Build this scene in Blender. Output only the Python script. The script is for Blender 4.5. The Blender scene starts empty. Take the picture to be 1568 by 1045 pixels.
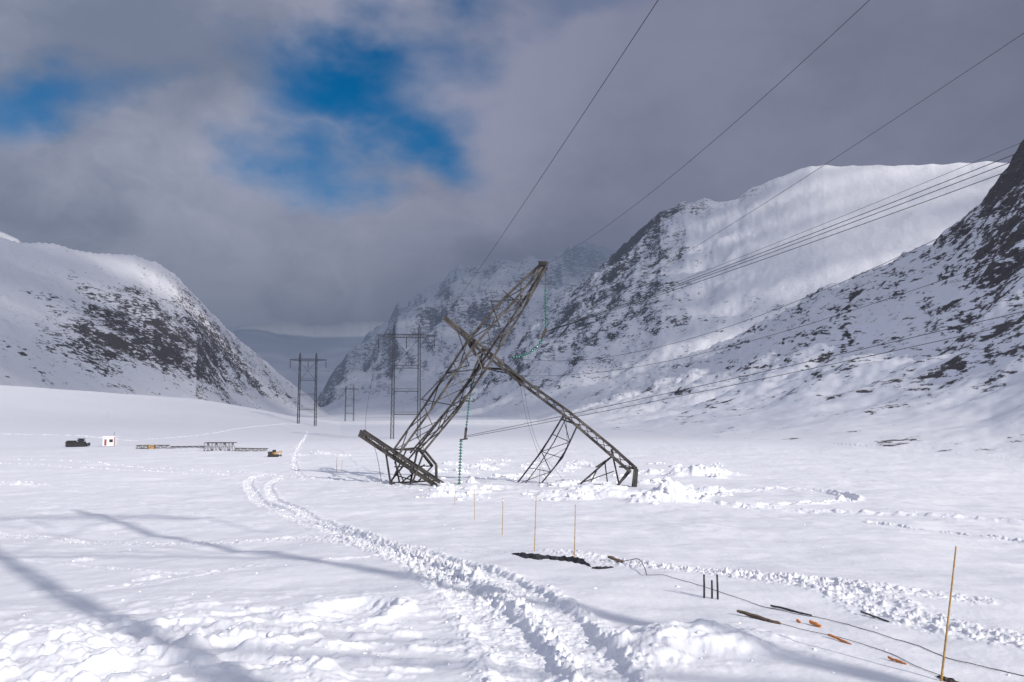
import bpy, math, random
import numpy as np
from mathutils import Vector
random.seed(7); RS=np.random.RandomState(7)
FPX=1220.0; HOR=632.0
PITCH=math.atan((HOR-522.5)/FPX); SP,CP=math.sin(PITCH),math.cos(PITCH)
def te(px,py):
    u=(px-784)/FPX; v=(522.5-py)/FPX
    yy=CP-v*SP
    return u/yy,(SP+v*CP)/yy
def P(px,py,d):
    t,e=te(px,py); return Vector((t*d,d,e*d))
# ------------------------------------------------------------------ noise
def noise2(x,y,seed=0):
    ix=np.floor(x).astype(np.int64); iy=np.floor(y).astype(np.int64)
    fx=x-ix; fy=y-iy
    def g(a,b,dx,dy):
        h=(a*374761393+b*668265263+seed*974634777)&0xffffffff
        h=((h^(h>>13))*1274126177)&0xffffffff
        h=h^(h>>16)
        an=h*(2*math.pi/4294967296.0)
        return np.cos(an)*dx+np.sin(an)*dy
    ux=fx*fx*fx*(fx*(fx*6-15)+10); uy=fy*fy*fy*(fy*(fy*6-15)+10)
    a=g(ix,iy,fx,fy); b=g(ix+1,iy,fx-1,fy); c=g(ix,iy+1,fx,fy-1); d=g(ix+1,iy+1,fx-1,fy-1)
    return ((a+(b-a)*ux)+((c+(d-c)*ux)-(a+(b-a)*ux))*uy)*1.5
def fbm(x,y,o,seed=0,gain=.5):
    s=0;a=1.
    for i in range(o):
        s=s+a*noise2(x,y,seed+i*17); x=x*2.03+5.1; y=y*2.03-3.7; a*=gain
    return s
def ridged(x,y,o,seed=0,gain=.5):
    s=0;a=1.
    for i in range(o):
        s=s+a*(1-2*np.abs(noise2(x,y,seed+i*13))); x=x*2.07+1.3; y=y*2.07+7.1; a*=gain
    return s
def sst(a,b,x):
    t=np.clip((x-a)/(b-a),0,1); return t*t*(3-2*t)
# ------------------------------------------------------------------ base terrain
FR=np.array([0,5,9,14,21,31,40,60,80,150,300,1000,9000,20000.])
FZ=np.array([-1.7,-2.6,-3.0,-3.3,-3.85,-4.6,-5.15,-6.1,-6.8,-8,-8.8,-9,-10,-10.])
def floorz(r): return np.interp(r,FR,FZ)
class Layer:
    def __init__(s,pts,dc,db,ext,pw,amp,wl,seed,rough=None):
        ph=[];er=[]
        for px,py in pts:
            t,e=te(px,py); p=math.atan(t); ph.append(p); er.append(e*math.cos(p))
        for a,e in ext: ph.append(math.radians(a)); er.append(e)
        o=np.argsort(ph); s.ph=np.array(ph)[o]; s.er=np.array(er)[o]
        f=lambda L:(np.array([math.atan(te(a,600)[0]) for a,_ in L]),np.array([float(b) for _,b in L]))
        s.dc=f(dc); s.db=f(db); s.pw=pw; s.amp=amp; s.wl=wl; s.seed=seed
        s.rough=f(rough) if rough else None
    def rise(s,phi,r,x,y,detail=True):
        dc=np.interp(phi,*s.dc); db=np.interp(phi,*s.db); er=np.interp(phi,s.ph,s.er)
        hc=er*dc-floorz(dc)
        t=(r-db)/(dc-db)
        f=np.where(t<1,np.clip(t,0,1)**s.pw,1-0.25*np.clip(t-1,0,3))
        z=np.clip(hc,0,None)*f
        if detail and s.amp>0:
            w=np.clip(t*2,0,1)*np.clip(hc/60,0,1)*(t<1.6)
            if s.seed==11: w=w*(1-.6*sst(.7,.95,t))
            if s.rough: w=w*np.interp(phi,*s.rough)
            m=w>0.001
            if m.any():
                xx=x[m];yy=y[m];wl=s.wl
                n=(ridged(xx/wl,yy/wl,3,s.seed,.45)-.75)*.55+fbm(xx/wl*3.1,yy/wl*3.1,4,s.seed+5,.52)*.45
                zz=np.zeros_like(z); zz[m]=n*s.amp*w[m]
                z=np.where(z>0.5,np.maximum(z+zz,z*.3),z)
        return z,t
LY={}
LY['L']=Layer([(-400,330),(0,365),(30,371),(90,375),(150,385),(205,390),(240,402),(270,422),(300,455),(335,490),(370,525),(400,548),(440,583),(470,605),(495,628),(520,650),(540,680)],
  [(-400,1500),(0,1600),(300,2000),(500,2700)],[(-400,500),(0,700),(300,1100),(495,2200)],[(-70,.2),(-120,.12),(-180,.08),(180,0),(0,-.1)],1.35,18,240,11)
LY['S']=Layer([(-400,565),(-200,575),(0,589),(150,600),(300,612),(400,628),(460,640),(520,652),(580,672),(620,690)],
  [(-400,420),(0,460),(300,520),(600,560)],[(-400,160),(0,235),(600,260)],[(-80,.02),(-120,-.1),(-180,-.1),(180,-.1)],1.3,0,60,21)
LY['B']=Layer([(700,676),(750,662),(800,648),(880,618),(950,588),(1020,560),(1100,528),(1180,490),(1250,450),(1300,425),(1350,405),(1410,385),(1460,350),(1500,310),(1530,270),(1545,250),(1568,215),(1650,150)],
  [(700,1500),(1100,1300),(1568,900),(1800,800)],[(700,500),(1100,240),(1300,190),(1568,150)],[(45,.30),(60,.2),(80,.1),(130,.06),(180,.06),(-180,-.1),(0,-.12)],1.45,12,100,31)
LY['A']=Layer([(560,655),(640,645),(700,615),(740,590),(780,548),(800,520),(850,470),(900,422),(950,385),(985,355),(1010,325),(1050,310),(1075,312),(1130,298),(1142,290),(1190,270),(1240,256),(1260,253),(1400,252),(1545,247),(1700,240)],
  [(560,3600),(1000,3000),(1568,2700)],[(560,1900),(800,1400),(1568,1000)],[(60,.1),(80,-.1),(180,-.1),(-180,-.1),(-20,-.1)],1.35,48,330,41,[(950,1.),(1060,.8),(1180,.24),(1300,.16)])
LY['C']=Layer([(455,650),(470,635),(500,598),(530,552),(570,515),(595,490),(610,465),(650,445),(700,410),(740,402),(830,400),(870,386),(930,378),(960,374),(1100,350)],
  [(400,5800),(1100,5200)],[(400,4200),(1100,3300)],[(40,.1),(60,-.1),(180,-.1),(-180,-.1),(-22,-.1)],1.15,120,650,51)
LY['D']=Layer([(200,560),(250,525),(330,505),(370,494),(480,497),(560,492),(600,490),(700,480)],
  [(200,8600),(700,8600)],[(200,6400),(700,6400)],[(-33,-.1),(-180,-.1),(20,-.1),(180,-.1)],1.1,70,1300,61)
LY['E']=Layer([(-200,340),(-40,345),(0,354),(28,366),(45,385)],
  [(0,4500),(100,4500)],[(0,3500),(100,3500)],[(-60,.1),(-80,-.1),(-180,-.1),(-24,-.1),(180,-.1)],1.2,10,500,71)
KEYS=list(LY)
def base(x,y,detail=True,ids=False):
    r=np.hypot(x,y); phi=np.arctan2(x,y)
    best=np.zeros_like(r); idx=np.full(r.shape,-1); tt=np.zeros_like(r)
    m=r>140
    if m.any():
        for k,key in enumerate(KEYS):
            z,t=LY[key].rise(phi[m],r[m],x[m],y[m],detail)
            b=best[m]; w=z>b+.001
            b=np.where(w,z,b); best[m]=b
            i=idx[m]; i[w]=k; idx[m]=i
            q=tt[m]; q[w]=t[w]; tt[m]=q
    z=floorz(r)+best
    if ids: return z,idx,tt,best
    return z
YS=np.exp(np.linspace(math.log(5),math.log(5000),6000))
def G(px,py):
    t,e=te(px,py)
    z=base(t*YS,YS,False); i=int(np.argmax(e*YS<z))
    return (t*YS[i],YS[i])
# ------------------------------------------------------------------ tracks
def cat(pts,n=6):
    p=[np.array(a,float) for a in pts]; p=[2*p[0]-p[1]]+p+[2*p[-1]-p[-2]]; out=[]
    for i in range(1,len(p)-2):
        for k in range(n):
            t=k/n
            out.append(.5*((2*p[i])+(-p[i-1]+p[i+1])*t+(2*p[i-1]-5*p[i]+4*p[i+1]-p[i+2])*t*t+(-p[i-1]+3*p[i]-3*p[i+1]+p[i+2])*t**3))
    out.append(p[-2]); return np.array(out)
# pts, halfwidth, depth, ridge, lump, ribs
TR=[([(470,737),(430,731),(405,729),(383,737),(382,748),(398,768),(440,790),(480,803),(560,828),(620,852),(680,884),(730,924),(770,962),(800,1000),(820,1045),(830,1100)],.44,.085,.045,.05,1),
    ([(430,733),(412,745),(418,762),(450,782),(520,812),(600,836),(680,858),(740,878),(800,905),(855,945),(900,990),(935,1045),(960,1110)],.36,.075,.04,.05,1),
    ([(-60,818),(120,828),(250,832),(400,826),(470,822),(560,835),(640,855),(700,885)],.40,.03,.025,.13,0),
    ([(-60,700),(100,708),(200,715),(300,722),(390,727),(470,733)],.5,.12,.10,.14,0),
    ([(-60,706),(100,716),(200,722),(300,728),(380,731)],.3,.08,.08,.09,0),
    ([(-60,660),(60,666),(130,669),(200,676)],.9,.25,.2,.14,0),
    ([(860,845),(980,868),(1100,880),(1200,892),(1300,912),(1360,935),(1450,962),(1620,1000)],.42,.03,.015,.11,0),
    ([(1000,867),(1150,882),(1300,900),(1400,912),(1480,922)],.34,.02,.01,.10,0),
    ([(1058,768),(1090,754),(1180,748),(1260,752),(1302,763),(1270,771),(1150,773),(1060,768)],.5,.20,.16,.07,0),
    ([(1000,764),(1060,770),(1200,778),(1400,790),(1620,806)],.6,.20,.13,.10,0),
    ([(1340,805),(1450,818),(1620,838)],.35,.12,.08,.07,0),
    ([(60,903),(200,894),(300,886),(390,868)],.12,.03,.03,.02,0),
    ([(560,835),(700,842),(800,850),(900,868)],.10,.03,.02,.015,0),
    ([(-60,850),(150,870),(300,880),(450,862),(600,850)],.10,.03,.02,.015,0),
    ([(-60,735),(20,742),(60,746)],.7,.1,.1,.25,0),
    ([(470,660),(455,690),(452,715),(470,735)],.35,.06,.05,.04,0),
    ([(470,735),(560,738),(640,748),(760,752),(900,752),(1000,758)],.5,.1,.08,.20,0),
    ([(640,880),(690,900),(740,915),(770,935)],.12,.02,.02,.05,0),
    ([(250,960),(330,968),(420,972),(480,965)],.10,.02,.03,.04,0),
    ([(200,676),(300,668),(380,655),(460,650)],.5,.1,.08,.05,0)]
TRW=[]
for pts,w,d,rg,lp,rb in TR:
    TRW.append((cat([G(*p) for p in pts]),w,d,rg,lp,rb))
def pathdist(x,y,pl,marg):
    D=np.full(x.shape,1e3); S=np.zeros(x.shape); s0=0
    for i in range(len(pl)-1):
        a=pl[i];b=pl[i+1]; v=b-a; L=math.hypot(*v)
        if L<1e-6: continue
        m=np.nonzero((x>min(a[0],b[0])-marg)&(x<max(a[0],b[0])+marg)&(y>min(a[1],b[1])-marg)&(y<max(a[1],b[1])+marg))[0]
        if len(m):
            t=np.clip(((x[m]-a[0])*v[0]+(y[m]-a[1])*v[1])/L**2,0,1)
            d=np.hypot(x[m]-a[0]-t*v[0],y[m]-a[1]-t*v[1])
            k=d<D[m]; D[m[k]]=d[k]; S[m[k]]=s0+t[k]*L
        s0+=L
    return D,S
MOUNDS=[]
def mound(px,py,rx,ry,h): 
    x,y=G(px,py); MOUNDS.append((x,y,rx,ry,h))
for a in [(1065,728,2.4,1.5,1.2),(1110,727,1.8,1.2,.4),(1000,725,1.2,1,.6),(965,764,2.6,1.4,.55),(915,758,2.2,1.2,.6),(870,762,2,1.1,.45),(1040,770,1.3,1,.85),(1000,770,1.2,.9,.5),(490,698,1.8,1.4,.7),(525,700,1.5,1,.4),
          (455,700,1.5,1,.3),(700,712,2,1,.5),(735,715,1.5,1,.6),(1065,985,.95,.8,.20),(1000,1000,.4,.6,.10),(60,1000,1.1,.8,.20),(465,1030,.35,.3,.10),(320,985,.4,.3,.08),(700,905,.25,.3,.05),
          (30,745,1.5,.8,.3),(125,860,.3,.25,.10),(230,885,.3,.2,.08),(130,1030,.8,.5,.14),(240,1000,.5,.4,.10),(400,1000,.5,.3,.07)]: mound(*a)
for i in range(70):
    mound(random.uniform(655,1110),random.uniform(706,770),random.uniform(.4,1.3),random.uniform(.35,.9),random.uniform(.10,.5))
HX,HY=G(540,935); LX,LY_=G(170,1000)
def full(x,y):
    x=np.asarray(x,float);y=np.asarray(y,float)
    z,idx,tt,best=base(x,y,True,True)
    r=np.hypot(x,y)
    z=z+np.where(r>50,fbm(x/90,y/90,3,3)*.55*sst(50,200,r),0)
    m=np.nonzero(r<240)[0]
    if len(m):
        X=x[m];Y=y[m];R=r[m]
        d=fbm(X/13,Y/13,3,101)*.20*sst(4,25,R)+fbm(X/2.6,Y/2.6,3,102)*.055
        a=.78; U=X*a+Y*.63; V=-X*.63+Y*a
        pat=noise2(X/5,Y/5,104)
        d+=np.maximum(0,fbm(U/.55,V/1.6,4,103,.5))*.036*(.3+.7*sst(-.1,.6,pat))
        d+=np.maximum(0,fbm(U/1.3,V/5.,4,113,.5))*.11*sst(14,45,R)*(.35+.65*sst(-.2,.4,noise2(X/17,Y/17,114)))
        d+=fbm(X/.16,Y/.16,3,105)*.0035
        ll=np.exp(-((X-LX)/4.4)**2-((Y-LY_)/3.8)**2)
        n=fbm(X/.60,Y/.42,4,106,.5)
        d+=ll*(np.clip(n,0,.6)*.19+fbm(X/1.5,Y/1.2,2,107)*.10)
        hx=(X-HX)/.72; hy=(Y-HY)/1.05; hr=np.hypot(hx,hy)
        hr2=hr+fbm(X/.5,Y/.5,3,109)*.22
        d-=.16*np.exp(-hr2**4)
        an=np.arctan2(hy,hx)
        d+=.17*np.exp(-((hr2-1.12)/.20)**2)*(.2+.8*np.exp(-((an-.2)/1.0)**2))
        d+=.03*np.exp(-(hr/1.2)**2)*np.clip(fbm(X/.18,Y/.2,3,110),-.2,1)
        for mx,my,rx,ry,h in MOUNDS:
            k=np.nonzero((abs(X-mx)<rx*2.4)&(abs(Y-my)<ry*2.4))[0]
            if len(k):
                q=np.hypot((X[k]-mx)/rx,(Y[k]-my)/ry)+fbm(X[k]/rx*1.5,Y[k]/rx*1.5,4,int(abs(mx*13))%97,.5)*.4
                d[k]+=h*np.exp(-np.clip(q,0,9)**2.6)*(1+.22*fbm(X[k]/(rx*.35),Y[k]/(rx*.35),3,9))
        lump=fbm(X/.17,Y/.17,3,120,.5); lumpB=fbm(X/.6,Y/.6,3,121,.5)
        for pl,w,dp,rg,lp,rb in TRW:
            D,S=pathdist(X,Y,pl,w*2+1.3)
            k=np.nonzero(D<w*2+1.2)[0]
            if not len(k): continue
            q=D[k]; L=np.where(R[k]<45,lump[k],lumpB[k]); 
            nn=noise2(S[k]/.9,q*0+3,7); q2=q+L*.03+nn*.05
            ins=1-sst(w*.7,w*1.1,q2)
            ridge=np.exp(-((q2-w*1.3)/(.14+.12*w))**2)
            band=np.exp(-(q/(w*1.7))**4)
            d[k]+=-dp*ins*(1+.3*nn)+rg*ridge*(.6+.8*np.clip(nn+L*.8,-.4,.7))+lp*np.clip(L-.12,0,.6)*band*(1-.6*ins*(rb>0))
            if rb: d[k]+=ins*(.010*np.sin(S[k]*2*math.pi/.17+2*nn)*(R[k]<25)+.016*L)
        z[m]+=d*(1-sst(190,240,R))
    return z
def gz(x,y): return float(full(np.array([x]),np.array([y]))[0])
# ------------------------------------------------------------------ ground mesh
ra=[]; r=5.5
while r<110: ra.append(r); r*=1.0042
while r<7000: ra.append(r); r*=1.0075
while r<16000: ra.append(r); r*=1.03
ra=np.array([.6,1.5,2.5,3.5,4.5,5]+ra)
an=np.concatenate([np.arange(-180,-46,2.5),np.arange(-46,-36,.4),np.linspace(-36,36,1180),np.arange(36.4,46,.4),np.arange(46,179.5,2.5)])
an=np.radians(an); NA=len(an);NR=len(ra)
RR,AA=np.meshgrid(ra,an,indexing='ij')
X=(RR*np.sin(AA)).ravel();Y=(RR*np.cos(AA)).ravel()
Z=full(X,Y); _,IDX,TT,BEST=base(X,Y,False,True)
co=np.empty((NR*NA+1,3),np.float32); co[:-1,0]=X;co[:-1,1]=Y;co[:-1,2]=Z; co[-1]=(0,0,-1.7)
i,j=np.meshgrid(np.arange(NR-1),np.arange(NA),indexing='ij'); j2=(j+1)%NA
q=np.stack([i*NA+j,i*NA+j2,(i+1)*NA+j2,(i+1)*NA+j],-1).reshape(-1,4)[:,::-1]
me=bpy.data.meshes.new('ground')
nq=len(q); tri=np.stack([np.arange(NA),(np.arange(NA)+1)%NA,np.full(NA,NR*NA)],-1)
me.vertices.add(len(co)); me.vertices.foreach_set('co',co.ravel())
me.loops.add(nq*4+NA*3); me.loops.foreach_set('vertex_index',np.concatenate([q.ravel(),tri.ravel()]).astype(np.int32))
me.polygons.add(nq+NA)
me.polygons.foreach_set('loop_start',np.concatenate([np.arange(nq)*4,nq*4+np.arange(NA)*3]).astype(np.int32))
me.polygons.foreach_set('use_smooth',np.ones(nq+NA,bool))
me.update(calc_edges=True)
PHI=np.arctan2(X,Y); PX=784+FPX*np.tan(np.clip(PHI,-1.2,1.2)); R0=np.hypot(X,Y)
rock=np.full(X.shape,-1.0)
big=fbm(X/260,Y/260,3,501); med=fbm(X/90,Y/90,3,511)
def gk(v,c,w): return np.exp(-((v-c)/w)**2)
K={k:n for n,k in enumerate(KEYS)}
m=IDX==K['L']; rock[m]=(-.45+1.25*gk(TT,.45,.25)*gk(PX,160,130)+.75*gk(TT,.65,.30)*gk(PX,320,110)+.45*big+.45*med-.3*sst(.8,1,TT))[m]
m=IDX==K['B']; rock[m]=(.10+.60*sst(1430,1568,PX)*sst(.5,.95,TT)+.22*big+.50*med+.12*sst(1150,1350,PX)+.50*gk(TT,.045,.05)*sst(1000,1200,PX)+.15*gk(TT,.25,.15))[m]
m=IDX==K['A']; rock[m]=(.16-1.1*sst(1010,1140,PX)*sst(.35,.6,TT)-.12*sst(1000,1200,PX)+.35*big+.40*med+.25*gk(PX,930,120)*sst(.2,.5,TT)+.85*gk(PX,1055,90)*gk(TT,.97,.05)+.9*gk(PX,1170,45)*gk(TT,.98,.04))[m]
m=IDX==K['C']; rock[m]=(.20+.5*big)[m]
m=IDX==K['D']; rock[m]=(-.3+.2*big)[m]
m=IDX==K['E']; rock[m]=-.5
rock=np.where(BEST<.5,-1.,rock)
painted_haze=1-np.exp(-np.clip(R0-700,0,None)/8500)  # distance haze painted per vertex, not an atmospheric volume
painted_haze=np.where(IDX==K['C'],painted_haze+.05+.26*sst(.65,1.02,TT)+.25*sst(800,960,PX)*sst(.5,.95,TT),painted_haze)  # extra mist painted towards the summits
painted_haze=np.where(IDX==K['D'],painted_haze+.12+.20*sst(.4,1.,TT),painted_haze)
for nm,a in (('rock',rock),('painted_haze',np.clip(painted_haze,0,.92))):
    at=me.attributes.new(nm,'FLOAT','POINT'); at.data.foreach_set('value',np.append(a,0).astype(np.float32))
ground=bpy.data.objects.new('ground',me); bpy.context.collection.objects.link(ground)
# ------------------------------------------------------------------ materials
class NT:
    def __init__(s,nt): s.t=nt; nt.nodes.clear()
    def n(s,typ,**kw):
        nd=s.t.nodes.new(typ)
        for k,v in kw.items():
            if k.startswith('_'): setattr(nd,k[1:],v)
            else: s.set(nd,k.replace('__',' '),v)
        return nd
    def set(s,nd,key,v):
        sk=nd.inputs[int(key[1:])] if key[0]=='i' and key[1:].isdigit() else nd.inputs[key]
        if isinstance(v,bpy.types.NodeSocket): s.t.links.new(v,sk)
        else: sk.default_value=v
    def m(s,op,a,b=0.,clamp=False):
        return s.n('ShaderNodeMath',_operation=op,_use_clamp=clamp,i0=a,i1=b).outputs[0]
    def vm(s,op,a,b=(0,0,0)):
        nd=s.n('ShaderNodeVectorMath',_operation=op,i0=a,i1=b)
        return nd.outputs['Value'] if op in('DISTANCE','LENGTH','DOT_PRODUCT') else nd.outputs[0]
    def mr(s,v,a,b,c=0.,d=1.):
        return s.n('ShaderNodeMapRange',_interpolation_type='SMOOTHSTEP',i0=v,i1=a,i2=b,i3=c,i4=d).outputs[0]
    def noise(s,vec,scale,detail=4,rough=.5):
        return s.n('ShaderNodeTexNoise',Vector=vec,Scale=float(scale),Detail=float(detail),Roughness=float(rough)).outputs['Fac']
    def mix(s,f,a,b):
        nd=s.n('ShaderNodeMix',_data_type='RGBA'); s.set(nd,'i0',f); s.set(nd,'i6',a); s.set(nd,'i7',b); return nd.outputs[2]
def newmat(n):
    m=bpy.data.materials.new(n); m.use_nodes=True; return m,NT(m.node_tree)
gm,N=newmat('snow_and_rock')
geo=N.n('ShaderNodeNewGeometry'); pos=geo.outputs['Position']
rk=N.n('ShaderNodeAttribute',_attribute_name='rock').outputs['Fac']
hz=N.n('ShaderNodeAttribute',_attribute_name='painted_haze').outputs['Fac']
nz=N.n('ShaderNodeSeparateXYZ',Vector=geo.outputs['Normal']).outputs[2]
pr=N.n('ShaderNodeMapping',Vector=pos,Scale=(1,1,3.0)).outputs[0]
n1=N.noise(pr,1/36,11,.70); n2=N.noise(pr,1/9,7,.70)
ns=N.m('ADD',N.m('MULTIPLY',n1,.55),N.m('MULTIPLY',n2,.45))
st=N.m('MULTIPLY',N.m('SUBTRACT',.88,nz),.38)
v=N.m('ADD',N.m('ADD',ns,N.m('MULTIPLY',rk,.12)),N.m('MAXIMUM',st,-.03))
mask=N.mr(v,.594,.634)
rc=N.mix(N.noise(pos,1/7,6,.7),(.028,.028,.032,1),(.13,.118,.115,1))
sc=N.mix(N.noise(pos,.35,3),(.79,.79,.82,1),(.84,.84,.87,1))
colr=N.mix(mask,sc,rc)
near=N.mr(N.vm('LENGTH',pos),15.,90.,1.,0.)
b1=N.noise(pos,16,4,.6)
bump=N.n('ShaderNodeBump',Height=b1,Strength=N.m('MULTIPLY',near,.4),Distance=.015)
farw=N.mr(N.vm('LENGTH',pos),300.,900.,0.,.55)
bump2=N.n('ShaderNodeBump',Height=ns,Strength=farw,Distance=8.,Normal=bump.outputs[0])
bs=N.n('ShaderNodeBsdfPrincipled',Base__Color=colr,Roughness=.7,Normal=bump2.outputs[0]); bs.inputs['Specular IOR Level'].default_value=.2
em=N.n('ShaderNodeEmission',Color=(.120,.150,.225,1),Strength=1.)  # glow colour of the painted haze, mixed over the terrain
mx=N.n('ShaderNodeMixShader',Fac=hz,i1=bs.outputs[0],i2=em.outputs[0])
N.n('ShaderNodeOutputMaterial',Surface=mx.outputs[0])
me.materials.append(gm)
def simple(name,c1,c2,scale=6,rough=.7,metal=0,bump=.3):
    m,N=newmat(name); tc=N.n('ShaderNodeTexCoord').outputs['Object']
    f=N.noise(tc,scale,6,.65); c=N.mix(N.mr(f,.35,.65),c1+(1,),c2+(1,))
    b=N.n('ShaderNodeBump',Height=f,Strength=bump,Distance=.02)
    s=N.n('ShaderNodeBsdfPrincipled',Base__Color=c,Roughness=rough,Metallic=metal,Normal=b.outputs[0])
    N.n('ShaderNodeOutputMaterial',Surface=s.outputs[0]); return m
M_steel=simple('weathered_steel',(.030,.026,.025),(.13,.115,.10),.9,.65,.2)
M_dark=simple('dark_steel',(.018,.017,.018),(.06,.052,.046),.9,.6,.2)
M_galv=simple('galvanised_steel',(.028,.031,.038),(.06,.065,.075),1,.6,.3)
M_snow=simple('snow_clod',(.8,.8,.84),(.86,.86,.88),20,.8)
M_wire=simple('aluminium_cable',(.035,.035,.04),(.06,.06,.07),3,.5,.5)
M_bamboo=simple('bamboo',(.30,.17,.05),(.45,.28,.09),15,.55)
M_black=simple('black_plastic',(.012,.012,.014),(.03,.03,.032),8,.5)
M_wood=simple('weathered_wood',(.08,.05,.03),(.20,.13,.08),12,.8)
M_orange=simple('orange_plastic',(.45,.13,.02),(.6,.22,.04),12,.5)
M_yellow=simple('yellow_paint',(.42,.22,.03),(.5,.28,.05),4,.5)
M_white=simple('white_paint',(.7,.7,.7),(.8,.8,.8),3,.5)
M_red=simple('red_paint',(.30,.07,.05),(.38,.10,.07),3,.5)
M_glassd=simple('window_glass',(.02,.025,.03),(.03,.035,.04),3,.15)
M_green=simple('green_glass',(.01,.12,.09),(.02,.20,.14),8,.15)
# ------------------------------------------------------------------ mesh helpers
def obj(name,verts,faces,mat,parent=None,smooth=False):
    m=bpy.data.meshes.new(name); m.from_pydata([tuple(v) for v in verts],[],faces); m.materials.append(mat)
    if smooth: m.polygons.foreach_set('use_smooth',[True]*len(m.polygons))
    m.update(); o=bpy.data.objects.new(name,m); bpy.context.collection.objects.link(o)
    if parent: o.parent=parent
    return o
def empty(name):
    o=bpy.data.objects.new(name,None); bpy.context.collection.objects.link(o); return o
def bars(name,segs,mat,parent=None):
    V=[];F=[]
    for p,q,t in segs:
        p=Vector(p);q=Vector(q); d=q-p
        if d.length<1e-4: continue
        d.normalize(); u=d.cross(Vector((0,0,1)) if abs(d.z)<.95 else Vector((1,0,0))).normalized(); w=d.cross(u)
        b=len(V)
        for c in (p,q):
            for a,e in ((-1,-1),(1,-1),(1,1),(-1,1)): V.append(c+u*(a*t/2)+w*(e*t/2))
        F+=[(b+3,b+2,b+1,b),(b+4,b+5,b+6,b+7)]+[(b+k,b+(k+1)%4,b+4+(k+1)%4,b+4+k) for k in range(4)]
    return obj(name,V,F,mat,parent)
def lerp(a,b,t): return a+(b-a)*t
def resample(ch,n):
    ch=[Vector(c) for c in ch]; L=[0]
    for a,b in zip(ch,ch[1:]): L.append(L[-1]+(b-a).length)
    out=[]
    for k in range(n+1):
        s=L[-1]*k/n; i=0
        while i<len(L)-2 and L[i+1]<s: i+=1
        out.append(lerp(ch[i],ch[i+1],(s-L[i])/max(1e-6,L[i+1]-L[i])))
    return out
def lattice(chords,n,tc,tb,pairs=None,x=False,rungs=True):
    R=[resample(c,n) for c in chords]; S=[]
    for c in R: S+=[(a,b,tc) for a,b in zip(c,c[1:])]
    m=len(R)
    if pairs is None: pairs=[(i,(i+1)%m) for i in range(m)] if m>2 else [(0,1)]
    for a,b in pairs:
        for k in range(n):
            if (k%2==0) or x: S.append((R[a][k],R[b][k+1],tb))
            if (k%2==1) or x: S.append((R[b][k],R[a][k+1],tb))
            if rungs: S.append((R[a][k],R[b][k],tb))
    return S
def boxchords(p,q,w0,w1,h0=None,h1=None,up=Vector((0,0,1))):
    p=Vector(p);q=Vector(q); d=(q-p).normalized(); 
    if abs(d.dot(up))>.95: up=Vector((0,1,0))
    u=d.cross(up).normalized(); w=u.cross(d); h0=h0 or w0; h1=h1 or w1
    return [[p+u*(a*w0/2)+w*(b*h0/2),q+u*(a*w1/2)+w*(b*h1/2)] for a,b in((-1,-1),(1,-1),(1,1),(-1,1))]
# ------------------------------------------------------------------ standing pylons
def portal(x,y,yaw,H=38.,sp=8.3,t=.16,lw=.5):
    e=empty('lattice_power_pylon'); c,s=math.cos(yaw),math.sin(yaw); zb=gz(x,y)-.5
    def W(a,b,z): return Vector((x+a*c-b*s,y+a*s+b*c,zb+z))
    S=[]
    for sx in(-1,1):
        chs=[]
        for a,b in((-1,-1),(1,-1),(1,1),(-1,1)):
            chs.append([W(sx*sp/2*1.04+a*lw,b*lw,0),W(sx*sp/2+a*lw*.7,b*lw*.7,H*.95),W(sx*sp/2,0,H)])
        S+=lattice(chs,22,t*.9,t*.4)
    bars('legs',S,M_galv,e)
    S=[]; zt=H*.9
    def arm(z,half,hh):
        S.extend(lattice([[W(-half,0,z+.2),W(-sp/2,-.5,z+hh/2),W(sp/2,-.5,z+hh/2),W(half,0,z+.2)],[W(-half,0,z-.1),W(-sp/2,-.5,z-hh/2),W(sp/2,-.5,z-hh/2),W(half,0,z-.1)],
           [W(-half,0,z-.1),W(-sp/2,.5,z-hh/2),W(sp/2,.5,z-hh/2),W(half,0,z-.1)],[W(-half,0,z+.2),W(-sp/2,.5,z+hh/2),W(sp/2,.5,z+hh/2),W(half,0,z+.2)]],20,t*.7,t*.3))
    arm(zt,sp*1.15,1.1)
    bars('crossarm',S,M_galv,e)
    S=[]
    for z in(.22,.42,.62): S.append((W(-sp/2,0,H*z),W(sp/2,0,H*z),t*1.1)); S.append((W(-sp/2,0,H*z+.8),W(sp/2,0,H*z+.8),t*.6))
    for z0,z1 in((.62,.88),): S+=[(W(-sp/2,0,H*z0),W(sp/2,0,H*z1),t*.6),(W(sp/2,0,H*z0),W(-sp/2,0,H*z1),t*.6)]
    bars('cross_bracing',S,M_galv,e)
    S=[]
    for a in(-1.1,0,1.1): S.append((W(a*sp,0,zt-.5),W(a*sp,0,zt-4),t*1.0))
    bars('insulators',S,M_dark,e)
    return [W(a*sp,0,zt-4) for a in(-1.1,0,1.1)],[W(sx*sp/2,0,H) for sx in(-1,1)]
pa=portal(*P(621,660,262).xy,.1,t=.23); pb=portal(*P(470,635,415).xy,.1,t=.25); pc=portal(*P(535,640,840).xy,.1,t=.28)
# pylon behind the camera, whose legs throw the long shadows over the foreground
pn=portal(18.6,-13.2,math.radians(-12),H=36,sp=9.5,t=.10,lw=.17)
pr_=portal(86,-14,math.radians(10),H=34,sp=9,t=.15)
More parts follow.
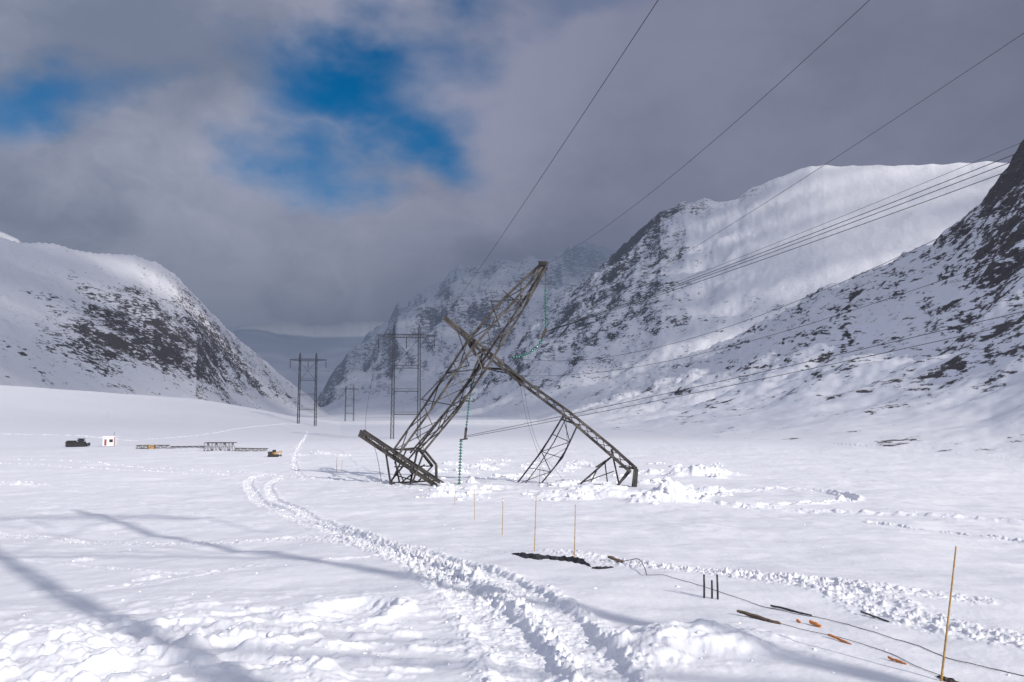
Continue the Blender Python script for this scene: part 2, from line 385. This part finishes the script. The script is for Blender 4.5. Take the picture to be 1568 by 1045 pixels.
# ------------------------------------------------------------------ fallen pylon
fp=empty('collapsed_lattice_pylon')
c1=[P(602,690,76),P(655,615,76),P(716,522,75),P(775,453,73.5),P(829,404,72)]
c2=[P(640,686,76),P(692,620,76),P(744,546,75),P(803,460,73.5),P(836,405,72)]
c3=[P(612,694,73.6),P(664,622,73.4),P(722,534,72.6),P(783,466,72),P(831,409,71.6)]
c4=[P(650,690,73.6),P(700,630,73.4),P(750,556,72.6),P(806,466,72),P(837,409,71.6)]
bars('mast',lattice([c1,c2,c4,c3],9,.18,.07,rungs=False),M_steel,fp)
bars('mast_head',[(P(826,404,72),P(838,404,71.6),.4),(P(824,408,72),P(838,412,71.6),.22),(P(800,452,73),P(790,470,73),.12)],M_dark,fp)
A0=P(682,486,77);A1=P(737,530,75.5);A2=P(800,581,74.2);A3=P(870,630,73);A4=P(935,683,72);A5=P(973,717,71)
def off(p,dx,dy,dd=0):
    k=p.y/FPX; return p+Vector((dx*k,dd,-dy*k))
top=[A0,A1,A2,A3,A4,A5]
bot=[off(A0,-1,4),off(A1,-3,6),off(A2,-3,6),off(A3,-4,8),off(A4,-5,10),off(A5,-9,5)]
bars('crossarm',lattice([top,bot,[off(p,0,0,-.7) for p in bot],[off(p,0,0,-.7) for p in top]],24,.20,.06,rungs=False),M_steel,fp)
g=lambda px,py,d:(lambda p:Vector((p.x,p.y,gz(p.x,p.y)-.15)))(P(px,py,d))
bars('crossarm_end',[(A5,P(969,752,70.5),.28),(P(966,716,71),P(946,744,71),.2),(off(A5,0,0,-.9),P(973,748,70),.22),(P(936,700,72),P(889,741,72.5),.16),(P(936,700,72),P(912,716,72),.12),(P(918,712,72),P(905,738,72),.1),
   (P(936,688,72),P(948,742,71.5),.13),(P(948,715,71.5),P(972,718,71),.13),(P(926,706,72),P(930,738,72),.1),(P(948,742,71.5),P(966,722,71),.1),(P(892,739,72.5),P(940,722,72),.08)],M_dark,fp)
F0=P(553,663,76.5);F1=P(678,746,72.5)
bars('footing_beam',lattice(boxchords(F0,F1,.5,.5),11,.17,.06,rungs=False)+[(F0,P(560,668,76),.45)],M_steel,fp)
S=[]
for a,b,t in [((590,688,75),(598,741,75),.16),((602,690,76),(612,741,76),.14),((640,686,76),(596,740,75),.14),((640,686,76),(628,741,75),.14),((650,690,73.6),(632,738,73),.13),((650,690,73.6),(668,712,73.5),.2),
  ((640,686,76),(662,714,74),.2),((668,712,73.5),(668,738,73.4),.24),((662,714,74),(640,738,74),.14),((598,740,75),(640,738,74),.16),((640,738,74),(668,736,73.5),.12),((590,690,75),(640,686,76),.14),((586,688,74),(650,690,73.6),.14),
  ((598,741,75),(622,690,74),.1),((612,741,76),(650,712,74),.1),((604,715,75),(660,714,74),.1),((620,741,74),(604,708,74),.1),((606,728,75),(640,738,74),.09),((612,694,73.6),(630,725,73.6),.12)]:
    S.append((P(*a),P(*b),t))
bars('base_frame',S,M_dark,fp)
S=lattice([[P(742,556,75),P(690,622,75),P(628,694,75)],[P(748,562,74),P(698,628,74),P(636,696,74)]],7,.15,.06,rungs=False)
for a,b,t in [((735,563,75),(772,566,74.5),.18),((772,566,74.5),(803,580,74),.16),((735,563,75),(800,577,74),.1),((708,510,75),(730,545,74.8),.3),((730,545,74.8),(742,532,75),.2),((718,520,75),(742,532,75),.2),((700,505,75),(718,560,75),.1),
  ((742,532,75),(728,575,75),.2),((735,545,75),(718,585,75),.16),((735,565,75),(683,572,75),.1),((683,572,75),(645,612,75.5),.09),((645,612,75.5),(700,622,75),.09),((683,572,75),(715,560,75),.1),((718,520,75),(738,500,74.5),.12),((737,497,74),(765,500,73.5),.1),
  ((765,500,73.5),(752,462,74),.08),((752,462,74),(805,458,73),.09),((770,445,73.5),(800,470,73),.09),((790,575,74.2),(800,590,74),.4)]: S.append((P(*a),P(*b),t))
bars('mast_joint_bracing',S,M_dark,fp)
l1=[P(862,638,76),P(832,688,77),g(791,755,78)]; l2=[P(884,652,75),P(862,700,75.5),g(826,757,76)]; l3=[P(867,640,74.8),P(842,690,75.4),g(803,755,76)]
bars('broken_leg',lattice([l1,l2],4,.13,.06)+lattice([l3,l2],3,.08,.04,rungs=False)+[(P(858,642,75.5),P(888,652,75),.14),(P(862,640,76),P(822,700,77),.06)],M_galv,fp)
def discs(name,pts,r=.17,step=.26):
    V=[];F=[]; pts=[Vector(p) for p in pts]; L=sum((b-a).length for a,b in zip(pts,pts[1:])); Rp=resample(pts,max(2,int(L/step)))
    for k in range(len(Rp)-1):
        c=Rp[k]; d=(Rp[k+1]-c).normalized(); u=d.orthogonal().normalized(); w=d.cross(u)
        for rr,o in ((.05,-.10),(r*.55,-.03),(r,.04),(.05,.07)):
            for a in range(10): an=a*math.pi/5; V.append(c+u*math.cos(an)*rr+w*math.sin(an)*rr+d*o)
        b=len(V)-40
        for q in range(3):
            for a in range(10): F.append((b+q*10+a,b+q*10+(a+1)%10,b+q*10+10+(a+1)%10,b+q*10+10+a))
    obj(name,V,F,M_green,fp,True)
    bars(name+'_core',[(a,b,.07) for a,b in zip(Rp,Rp[1:])],M_dark,fp)
I1=P(835,412,71.6)
discs('insulator_string_upper',[P(835,445,71.6),P(836,505,71.8)]); bars('insulator_hanger',[(I1,P(835,445,71.6),.07),(P(836,504,71.8),P(831,516,71.8),.3),(P(831,516,71.8),P(829,520,71.8),.2)],M_dark,fp)
discs('insulator_string_curved',[P(830,520,71.8),P(822,532,72),P(810,541,72.3),P(795,547,72.7),P(783,548,73)])
discs('insulator_string_middle',[P(722,588,75),P(718,620,75),P(714,655,75)],.14); bars('insulator_fitting',[(P(714,655,75),P(712,672,75),.22),(P(704,674,75),P(716,672,75),.14),(P(724,570,75),P(722,590,75),.07)],M_dark,fp)
discs('insulator_string_lower',[P(706,676,75),P(705,700,75),g(703,740,74.5)],.2)
# ------------------------------------------------------------------ cables
def polyc(q,r,name,mat):
    cu=bpy.data.curves.new(name,'CURVE'); cu.dimensions='3D'; cu.bevel_depth=r; cu.bevel_resolution=1
    s=cu.splines.new('POLY'); s.points.add(len(q)-1)
    for k,p in enumerate(q): s.points[k].co=(p[0],p[1],p[2],1)
    cu.materials.append(mat); o=bpy.data.objects.new(name,cu); bpy.context.collection.objects.link(o); return o
def cable(pts,r=.022,name='power_line',mat=None,n=16):
    return polyc(cat([np.array(p) for p in pts],n),r,name,mat or M_wire)
def span(S,E,sight,r,deg=2):
    # cable hanging in the vertical plane S-E, sag surveyed from sighted bearings
    S=Vector(S);E=Vector(E); K=[0];Zs=[S.z];W=[50]
    for px,py in sight:
        t,e=te(px,py); k=(t*S.y-S.x)/((E.x-S.x)-t*(E.y-S.y)); K.append(k); Zs.append(e*(S.y+(E.y-S.y)*k)); W.append(6)
    K.append(1);Zs.append(E.z);W.append(.35)
    c=np.polyfit(K,Zs,deg,w=W); q=[]
    for k in np.linspace(0,1,70): q.append((S.x+(E.x-S.x)*k,S.y+(E.y-S.y)*k,float(np.polyval(c,k))))
    return polyc(q,r,'power_line',M_wire)
span(A0,pn[1][0],[(742,398),(800,310),(900,168),(1012,0)],.017)
span(P(836,405,72),pn[1][1],[(950,325),(1150,170),(1335,0)],.014)
span(P(838,508,72),pn[0][2],[(1010,410),(1280,240),(1568,55)],.010)
R1,R2,R3=[Vector(p) for p in pr_[0]]
for dy,s in ((-16,0),(-1,.4),(10,.8),(24,1.2)):
    span(P(836,508,72)+Vector((0,s*.3,0)),R1+Vector((s,0,0)),[(1060,444+dy*.25),(1250,366+dy*.45),(1400,294+dy*.75),(1568,214+dy)],.012 if dy<-5 else .022)
span(P(783,548,73),R2,[(880,558),(1100,500),(1290,432),(1430,372),(1568,300)],.016,3)
span(P(790,575,74),R2+Vector((0,1,-5)),[(850,578),(1000,556),(1300,478),(1568,385)],.016,3)
span(P(712,668,75),R3+Vector((0,0,-6)),[(900,643),(1150,582),(1350,527),(1568,462)],.022)
span(P(712,670,75),R3+Vector((0,.5,-7)),[(900,650),(1150,592),(1350,541),(1568,478)],.022)
cable([P(795,580,74),P(806,640,74),P(822,690,74),P(835,730,74),g(840,752,74)],.014,'hanging_cable')
cable([P(800,582,74),P(812,645,74),P(828,690,74),P(858,730,74),g(862,755,74)],.014,'hanging_cable')
for i in range(3):
    cable([pc[0][i],lerp(pc[0][i],pb[0][i],.5)-Vector((0,0,8)),pb[0][i]],.03)
    cable([pb[0][i],lerp(pb[0][i],pa[0][i],.5)-Vector((0,0,5)),pa[0][i]],.03)
cable([pa[0][0],P(560,640,170),P(575,690,110),g(585,715,80)],.03)
# ------------------------------------------------------------------ poles
def tube(name,p,q,r0,r1,mat,rings=10,seg=10,nodes=False):
    p=Vector(p);q=Vector(q); d=(q-p).normalized(); u=d.orthogonal().normalized(); w=d.cross(u); V=[];F=[]
    for k in range(rings+1):
        t=k/rings; R=r0+(r1-r0)*t
        for dt,f in ((-.006,1),(0,1.22),(.006,1)) if nodes else ((0,1),):
            c=lerp(p,q,min(1,max(0,t+dt)))+u*math.sin(t*3)*.006
            for a in range(seg): an=2*math.pi*a/seg; V.append(c+(u*math.cos(an)+w*math.sin(an))*R*f)
    n=len(V)//seg
    for k in range(n-1):
        for a in range(seg): F.append((k*seg+a,k*seg+(a+1)%seg,(k+1)*seg+(a+1)%seg,(k+1)*seg+a))
    F.append(tuple(range(seg))[::-1]); F.append(tuple(range((n-1)*seg,n*seg)))
    return obj(name,V,F,mat,None,True)
for bx,by,tx,ty in [(658,762,657,742),(696,777,697,746),(727,797,726,750),(769,822,770,763),(818,846,821,758),(879,861,881,773),(1439,1040,1464,837),(523,722,524,705),(515,722,516,700),(165,640,165,628)]:
    x,y=G(bx,by); b=Vector((x,y,gz(x,y)-.1)); t=P(tx,ty,y)
    tube('bamboo_marker_pole',b,t,.014 if y<60 else .03,.009 if y<60 else .02,M_bamboo,9,8,True)
for bx,by,tx,ty in [(1078,916,1078,880),(1090,917,1090,889),(1099,918,1098,880)]:
    x,y=G(bx,by); tube('black_stake',(x,y,gz(x,y)-.1),P(tx,ty,y),.020,.018,M_black,3)
# ------------------------------------------------------------------ debris
def ongr(px,py,dz=.02): x,y=G(px,py); return Vector((x,y,gz(x,y)+dz))
def board(name,a,b,w,h,mat,tilt=.0):
    p=ongr(*a,.0+tilt); q=ongr(*b,.0); d=(q-p); d.normalize(); u=d.cross(Vector((0,0,1))).normalized(); up=u.cross(d)
    V=[];F=[];n=10; rg=random.Random(a[0])
    for k in range(n+1):
        c=lerp(p,q,k/n)+up*rg.uniform(-.006,.006); ww=w*(1+rg.uniform(-.25,.25))
        if k in(0,n): ww*=.5
        for a_,b_ in((-1,0),(-.9,1),(.9,1),(1,0)): V.append(c+u*a_*ww/2+up*(b_*h-.01))
    for k in range(n):
        for a_ in range(4): F.append((k*4+a_,k*4+(a_+1)%4,k*4+4+(a_+1)%4,k*4+4+a_))
    F+=[(3,2,1,0),(n*4,n*4+1,n*4+2,n*4+3)]
    return obj(name,V,F,mat)
board('wooden_plank',(932,858),(955,867),.14,.04,M_wood,.12)
board('wooden_plank',(1130,943),(1195,960),.09,.03,M_wood,.06)
board('wooden_plank',(1440,1036),(1475,1048),.08,.03,M_wood)
board('black_pipe',(1180,928),(1243,942),.03,.03,M_black,.03)
board('black_pipe',(1318,939),(1362,956),.02,.025,M_black,.04)
board('orange_plastic_piece',(1240,959),(1257,964),.05,.04,M_orange,.04)
board('orange_plastic_piece',(1268,979),(1304,990),.03,.025,M_orange,.04)
board('orange_plastic_piece',(1360,1012),(1388,1020),.025,.025,M_orange,.03)
board('orange_plastic_piece',(1220,955),(1226,957),.03,.03,M_orange,.03)
def crumple(name,pts,w,h,mat,seed):
    c=cat([tuple(ongr(*p)) for p in pts],8); V=[];F=[];n=9; rg=random.Random(seed)
    for k,p in enumerate(c):
        f=math.sin(math.pi*k/(len(c)-1))**.5
        for a in range(n):
            s=(a/(n-1)-.5)
            V.append((p[0]+rg.uniform(-.03,.03),p[1]+s*w*f*(1+.4*math.sin(k*1.3)),p[2]-.03+h*f*(1-4*s*s)*rg.uniform(.4,1.1)))
    for k in range(len(c)-1):
        for a in range(n-1): F.append((k*n+a,k*n+n+a,k*n+n+a+1,k*n+a+1))
    return obj(name,V,F,mat)
crumple('dark_tarpaulin',[(783,850),(810,856),(850,858),(885,864),(906,872)],.8,.15,M_black,1)
crumple('dark_tarpaulin',[(905,873),(920,874),(940,872)],.3,.08,M_black,2)
crumple('dark_tarpaulin',[(1434,1035),(1450,1040),(1470,1046)],.14,.06,M_black,3)
def gcable(pts,r,name,mat): 
    q=cat([np.array(ongr(*p)) for p in pts],20); zz=full(q[:,0],q[:,1]); q[:,2]=zz+r+.006+.012*noise2(q[:,0]/.7,q[:,1]/.7,77)
    polyc(q,r,name,mat)
cable([np.array(ongr(955,864)),np.array(ongr(965,866,.1)),np.array(ongr(978,872,.16)),np.array(ongr(987,880,.1)),np.array(ongr(990,886))],.010,'ground_cable',M_black,8)
gcable([(990,886),(1020,888),(1060,898),(1110,912),(1150,922),(1200,935),(1270,950),(1330,972),(1400,992),(1480,1020),(1568,1040)],.005,'ground_cable',M_black)
gcable([(1190,958),(1240,970),(1300,985),(1360,1003),(1400,1022),(1440,1035)],.004,'ground_cable',M_black)
# ------------------------------------------------------------------ distant equipment
import bmesh
def box(c,s,bv=.08,rot=0):
    bm=bmesh.new(); bmesh.ops.create_cube(bm,size=1)
    for v in bm.verts: v.co=Vector((v.co.x*s[0],v.co.y*s[1],v.co.z*s[2]))
    bmesh.ops.bevel(bm,geom=bm.edges[:],offset=min(bv,min(s)*.3),segments=2,affect='EDGES')
    V=[v.co.copy() for v in bm.verts]; F=[[v.index for v in f.verts] for f in bm.faces]; bm.free()
    cr,sr=math.cos(rot),math.sin(rot)
    return [Vector((v.x*cr+v.z*sr+c[0],v.y+c[1],-v.x*sr+v.z*cr+c[2])) for v in V],F
def part(name,par,mat,c,s,bv=.08,rot=0):
    V,F=box(c,s,bv,rot); obj(name,V,F,mat,par)
def place(e,px,py,d,yaw=0):
    x,y=P(px,py,d).xy; e.location=(x,y,gz(x,y)); e.rotation_euler=(0,0,yaw); return e
D0=200
v=empty('snow_groomer')
for s in(-1.1,1.1): part('track',v,M_black,(0,s,.45),(4.6,.7,.8),.3)
part('hull',v,M_black,(-.2,0,1.0),(4.4,1.6,.6)); part('cab',v,M_glassd,(1.0,0,1.6),(1.6,1.7,.8),.25); part('roof',v,M_black,(1.0,0,2.0),(1.7,1.8,.12)); part('flat_bed',v,M_dark,(-1.2,0,1.4),(2,1.9,.3)); part('blade',v,M_dark,(2.7,0,.6),(.2,3,.8))
place(v,118,668,D0,.3)
v=empty('site_hut')
part('walls',v,M_white,(0,0,1.2),(2.8,2.3,2.2),.03); part('roof',v,M_snow,(0,0,2.42),(3.1,2.6,.22)); part('door',v,M_red,(-.7,-1.18,1.0),(.5,.06,1.5),.01); part('window',v,M_glassd,(.6,-1.18,1.4),(.8,.06,.7),.01); part('corner_post',v,M_red,(1.36,-1.16,1.2),(.14,.1,2.2),.01); part('antenna',v,M_dark,(.9,0,3),(.07,.07,1.0),.01)
place(v,169,668,D0,.15)
v=empty('excavator')
for s in(-.8,.8): part('track',v,M_black,(0,s,.35),(2.8,.5,.6),.2)
part('body',v,M_dark,(-.5,0,1.0),(1.6,1.5,.7)); part('engine_cover',v,M_yellow,(.1,0,1.0),(1.0,1.5,.7)); part('cab',v,M_glassd,(.2,-.5,1.5),(.9,.8,.6),.1); part('boom',v,M_yellow,(1.2,.2,1.2),(1.2,.25,.3),.05,-.4); part('arm',v,M_yellow,(1.8,.2,1.0),(.2,.2,1.2),.05,.3); part('bucket',v,M_dark,(1.75,.2,.35),(.5,.5,.4),.1)
v.scale=(.7,.7,.7); place(v,419,691,140,.2)
def lyb(px0,py0,px1,py1,d,w,name,mat=M_galv,n=10):
    a=P(px0,py0,d);b=P(px1,py1,d); a.z=gz(a.x,a.y)+w*.5;b.z=gz(b.x,b.y)+w*.5
    bars(name,lattice(boxchords(a,b,w,w),n,.14,.07),mat)
lyb(315,685,360,688,165,1.7,'dismantled_lattice_section',M_dark,7)
lyb(210,675,260,678,185,.7,'dismantled_lattice_section',M_steel,9)
lyb(262,678,315,683,180,.5,'dismantled_lattice_section',M_galv,12)
lyb(360,686,410,690,165,.6,'dismantled_lattice_section',M_steel,9)
v=empty('material_crate'); 
for k in range(3): part('board_%d'%k,v,M_yellow,(0,0,.2+k*.28),(1.6,1.0,.15),.02)
part('post',v,M_wood,(-.7,0,.5),(.12,1.1,1.0),.02); part('post_b',v,M_wood,(.7,0,.5),(.12,1.1,1.0),.02)
place(v,232,678,178,.2)
# ------------------------------------------------------------------ snow clods
bm=bmesh.new(); bmesh.ops.create_icosphere(bm,subdivisions=2,radius=1); bm.verts.ensure_lookup_table()
IV=np.array([v.co[:] for v in bm.verts]); IF=np.array([[v.index for v in f.verts] for f in bm.faces]); bm.free()
cx=[];cy=[];cr=[]
for (pl,w,dp,rg,lp,rb) in TRW:
    seg=np.hypot(*np.diff(pl,axis=0).T); cum=np.append(0,np.cumsum(seg)); n=int(cum[-1]*(6 if w>.15 else 1)); n=min(n,600)
    s=RS.rand(n)*cum[-1]; bx=np.interp(s,cum,pl[:,0]); by=np.interp(s,cum,pl[:,1])
    o=RS.randn(n)*(w*.9+.08); an_=RS.rand(n)*6.28; cx+=list(bx+o*np.cos(an_)); cy+=list(by+o*np.sin(an_)); rr=np.hypot(bx,by)
    cr+=list((.008+.024*RS.rand(n)**3)*(1+rr/45))
for k in range(300):
    cx.append(LX+RS.randn()*3.4); cy.append(LY_+RS.randn()*2.6); cr.append(.008+.03*RS.rand()**3)
for mx_,my_,rx,ry,h in MOUNDS:
    for k in range(14): cx.append(mx_+RS.randn()*rx); cy.append(my_+RS.randn()*ry); cr.append((.04+.2*RS.rand()**3)*(1 if my_>40 else .18))
for k in range(160):
    d=math.exp(RS.uniform(2.1,4.2)); cx.append(d*RS.uniform(-.66,.66)); cy.append(d); cr.append((.006+.02*RS.rand()**4)*(1+d/50))
cx=np.array(cx);cy=np.array(cy);cr=np.array(cr); cz=full(cx,cy); n=len(cx)
VV=np.repeat(IV[None],n,0)
VV=VV*(1+.28*RS.randn(n,len(IV),1).clip(-1.5,1.5)*.6)
VV=VV*np.stack([RS.uniform(.8,1.4,n),RS.uniform(.8,1.4,n),RS.uniform(.5,.85,n)],-1)[:,None]*cr[:,None,None]
VV=VV+np.stack([cx,cy,cz+cr*.1],-1)[:,None]
FF=(IF[None]+np.arange(n)[:,None,None]*len(IV)).reshape(-1,3)
mm=bpy.data.meshes.new('snow_clods'); mm.from_pydata(VV.reshape(-1,3).tolist(),[],FF.tolist()); mm.materials.append(M_snow)
mm.polygons.foreach_set('use_smooth',[True]*len(mm.polygons))
bpy.context.collection.objects.link(bpy.data.objects.new('snow_clods',mm))
# ------------------------------------------------------------------ sun + added shade sheet
EL=math.radians(25); AZ=math.atan2(.62,-.78)
sd=Vector((math.sin(AZ)*math.cos(EL),math.cos(AZ)*math.cos(EL),math.sin(EL)))
sl=bpy.data.lights.new('sun','SUN'); sl.energy=4.2; sl.angle=math.radians(.53); sl.color=(1,.955,.90)
so=bpy.data.objects.new('sun',sl); bpy.context.collection.objects.link(so); so.rotation_euler=(-sd).to_track_quat('-Z','Y').to_euler()
CZ=3000.; gx=np.linspace(-500,10500,250); gy=np.linspace(-7500,4400,270)  # unseen sheet added out of frame to cast shade on the mountains
QX,QY=np.meshgrid(gx,gy,indexing='ij'); QX=QX.ravel();QY=QY.ravel()
sx,sy=sd.x/sd.z,sd.y/sd.z; zt=np.zeros_like(QX)
for k in range(8):
    TX=QX-sx*(CZ-zt);TY=QY-sy*(CZ-zt); zt=.5*zt+.5*base(TX,TY,False)
TX=QX-sx*(CZ-zt);TY=QY-sy*(CZ-zt)
_,I2,T2,B2=base(TX,TY,False,True)
r2=np.hypot(TX,TY);p2=784+FPX*np.tan(np.clip(np.arctan2(TX,TY),-1.1,1.1))
nA=fbm(QX/1000,QY/300,3,801); nB=fbm(QX/420,QY/190,4,802)
al=np.zeros_like(QX)
al=np.where(I2==K['L'],.93-.45*gk(p2,265,70)*gk(T2,.9,.25),al)  # sheet opacity set by how much each slope should be shaded
al=np.where(I2==K['A'],.92-sst(1000,1180,p2)*.46,al)
al=np.where(I2==K['B'],.70,al)
al=np.where((I2==K['C'])|(I2==K['D']),.94,al)
al=np.where(I2==K['E'],.4,al)
al=np.where(I2==K['S'],.50,al)
al=np.where((I2==-1)&(r2>400),.5,al)
al=al*sst(200,420,r2)*(TY>0)
al=al.reshape(250,270)
for k in range(8): al[1:-1,1:-1]=(al[1:-1,1:-1]*2+al[:-2,1:-1]+al[2:,1:-1]+al[1:-1,:-2]+al[1:-1,2:])/6
nm_=np.where(I2==K['A'],.8*nA,.7*nB).reshape(250,270)
for k in range(4): nm_[1:-1,1:-1]=(nm_[1:-1,1:-1]*2+nm_[:-2,1:-1]+nm_[2:,1:-1]+nm_[1:-1,:-2]+nm_[1:-1,2:])/6
al=(al+nm_*np.clip(al*4,0,1)*np.clip((1.08-al)*2.4,0,1)).clip(0,.96)
al[:3]=0;al[-3:]=0;al[:,:3]=0;al[:,-3:]=0
a_,b_=np.meshgrid(np.arange(249),np.arange(269),indexing='ij')
qf=np.stack([a_*270+b_,(a_+1)*270+b_,(a_+1)*270+b_+1,a_*270+b_+1],-1).reshape(-1,4)
cm=bpy.data.meshes.new('added_shade_sheet'); cm.from_pydata(np.stack([QX,QY,np.full_like(QX,CZ)],-1).tolist(),[],qf.tolist())
at=cm.attributes.new('shade_cover','FLOAT','POINT'); at.data.foreach_set('value',al.ravel().astype(np.float32))
cmat,N=newmat('shade_sheet'); cv=N.n('ShaderNodeAttribute',_attribute_name='shade_cover').outputs['Fac']
a=N.n('ShaderNodeMixShader',Fac=.5,i1=N.n('ShaderNodeBsdfDiffuse',Color=(.9,.9,.92,1)).outputs[0],i2=N.n('ShaderNodeBsdfTranslucent',Color=(.9,.9,.92,1)).outputs[0])
b=N.n('ShaderNodeMixShader',Fac=cv,i1=N.n('ShaderNodeBsdfTransparent').outputs[0],i2=a.outputs[0])
N.n('ShaderNodeOutputMaterial',Surface=b.outputs[0]); cm.materials.append(cmat)
bpy.context.collection.objects.link(bpy.data.objects.new('added_shade_sheet',cm))
# ------------------------------------------------------------------ world
w=bpy.data.worlds.new('World'); bpy.context.scene.world=w; w.use_nodes=True
N=NT(w.node_tree); D=N.n('ShaderNodeTexCoord').outputs['Generated']
sky=N.n('ShaderNodeTexSky',_sky_type='NISHITA',_sun_disc=False,_sun_elevation=EL,_sun_rotation=AZ).outputs[0]
skt=N.vm('MULTIPLY',sky,(.02,.42,.72))
bgs=N.n('ShaderNodeBackground',Color=skt,Strength=.10)
dz=N.n('ShaderNodeSeparateXYZ',Vector=D)
Ds=N.n('ShaderNodeMapping',Vector=D,Scale=(1,1,1.7)).outputs[0]
wn=N.n('ShaderNodeTexNoise',Vector=Ds,Scale=4.2,Detail=6.,Roughness=.5).outputs['Color']
Dw=N.vm('ADD',D,N.vm('MULTIPLY',N.vm('SUBTRACT',wn,(.5,.5,.5)),(.40,.40,.34)))
def dirv(px,py): return Vector(P(px,py,1)).normalized()
def hole(px,py,sx_,sz_,r0,r1):
    c=dirv(px,py); d=N.vm('MULTIPLY',N.vm('SUBTRACT',Dw,tuple(c)),(sx_,.5,sz_))
    return N.mr(N.vm('LENGTH',d),r0,r1,1.,0.)
h=N.m('MAXIMUM',hole(535,125,.62,1.2,.035,.13),N.m('MULTIPLY',hole(0,95,.6,1.8,.0,.11),.85))
h=N.m('MAXIMUM',h,N.m('MULTIPLY',hole(610,195,.9,1.5,.01,.12),.95))
h=N.m('MAXIMUM',h,N.m('MULTIPLY',hole(480,235,1.1,1.1,.0,.11),.9))
h=N.m('MAXIMUM',h,N.m('MULTIPLY',hole(790,10,.8,2.,.0,.10),.4))
c1_=N.noise(Ds,2.4,4,.45); c2_=N.noise(Dw,3.8,6,.52)
cn=N.mr(N.m('ADD',N.m('MULTIPLY',c1_,.5),N.m('MULTIPLY',c2_,.5)),.36,.64)
lx=N.mr(dz.outputs[0],-.50,.22,1.,0.)
cb=N.mix(lx,(.225,.240,.340,1),(.40,.42,.53,1))
cdk=N.mix(lx,(.160,.178,.255,1),(.175,.21,.30,1))
cc=N.mix(cn,cdk,cb)
el=N.mr(dz.outputs[2],.06,.30)
low=N.mix(cn,(.115,.143,.210,1),(.165,.195,.275,1))
cc=N.mix(el,low,cc)
back=N.mr(dz.outputs[1],.25,-.5)
cc=N.mix(back,cc,(.34,.40,.58,1))
bgc=N.n('ShaderNodeBackground',Color=cc,Strength=1.)
mxs=N.n('ShaderNodeMixShader',Fac=h,i1=bgc.outputs[0],i2=bgs.outputs[0])
N.n('ShaderNodeOutputWorld',Surface=mxs.outputs[0])
# ------------------------------------------------------------------ camera
cd=bpy.data.cameras.new('camera'); cd.sensor_width=36; cd.lens=36*FPX/1568; cd.clip_start=.1; cd.clip_end=40000
cam=bpy.data.objects.new('camera',cd); bpy.context.collection.objects.link(cam)
cam.rotation_euler=(math.pi/2+PITCH,0,0); bpy.context.scene.camera=cam
sc_=bpy.context.scene; sc_.view_settings.view_transform='Standard'; sc_.view_settings.look='None'; sc_.view_settings.exposure=0
print('verts',len(co),'clods',n)
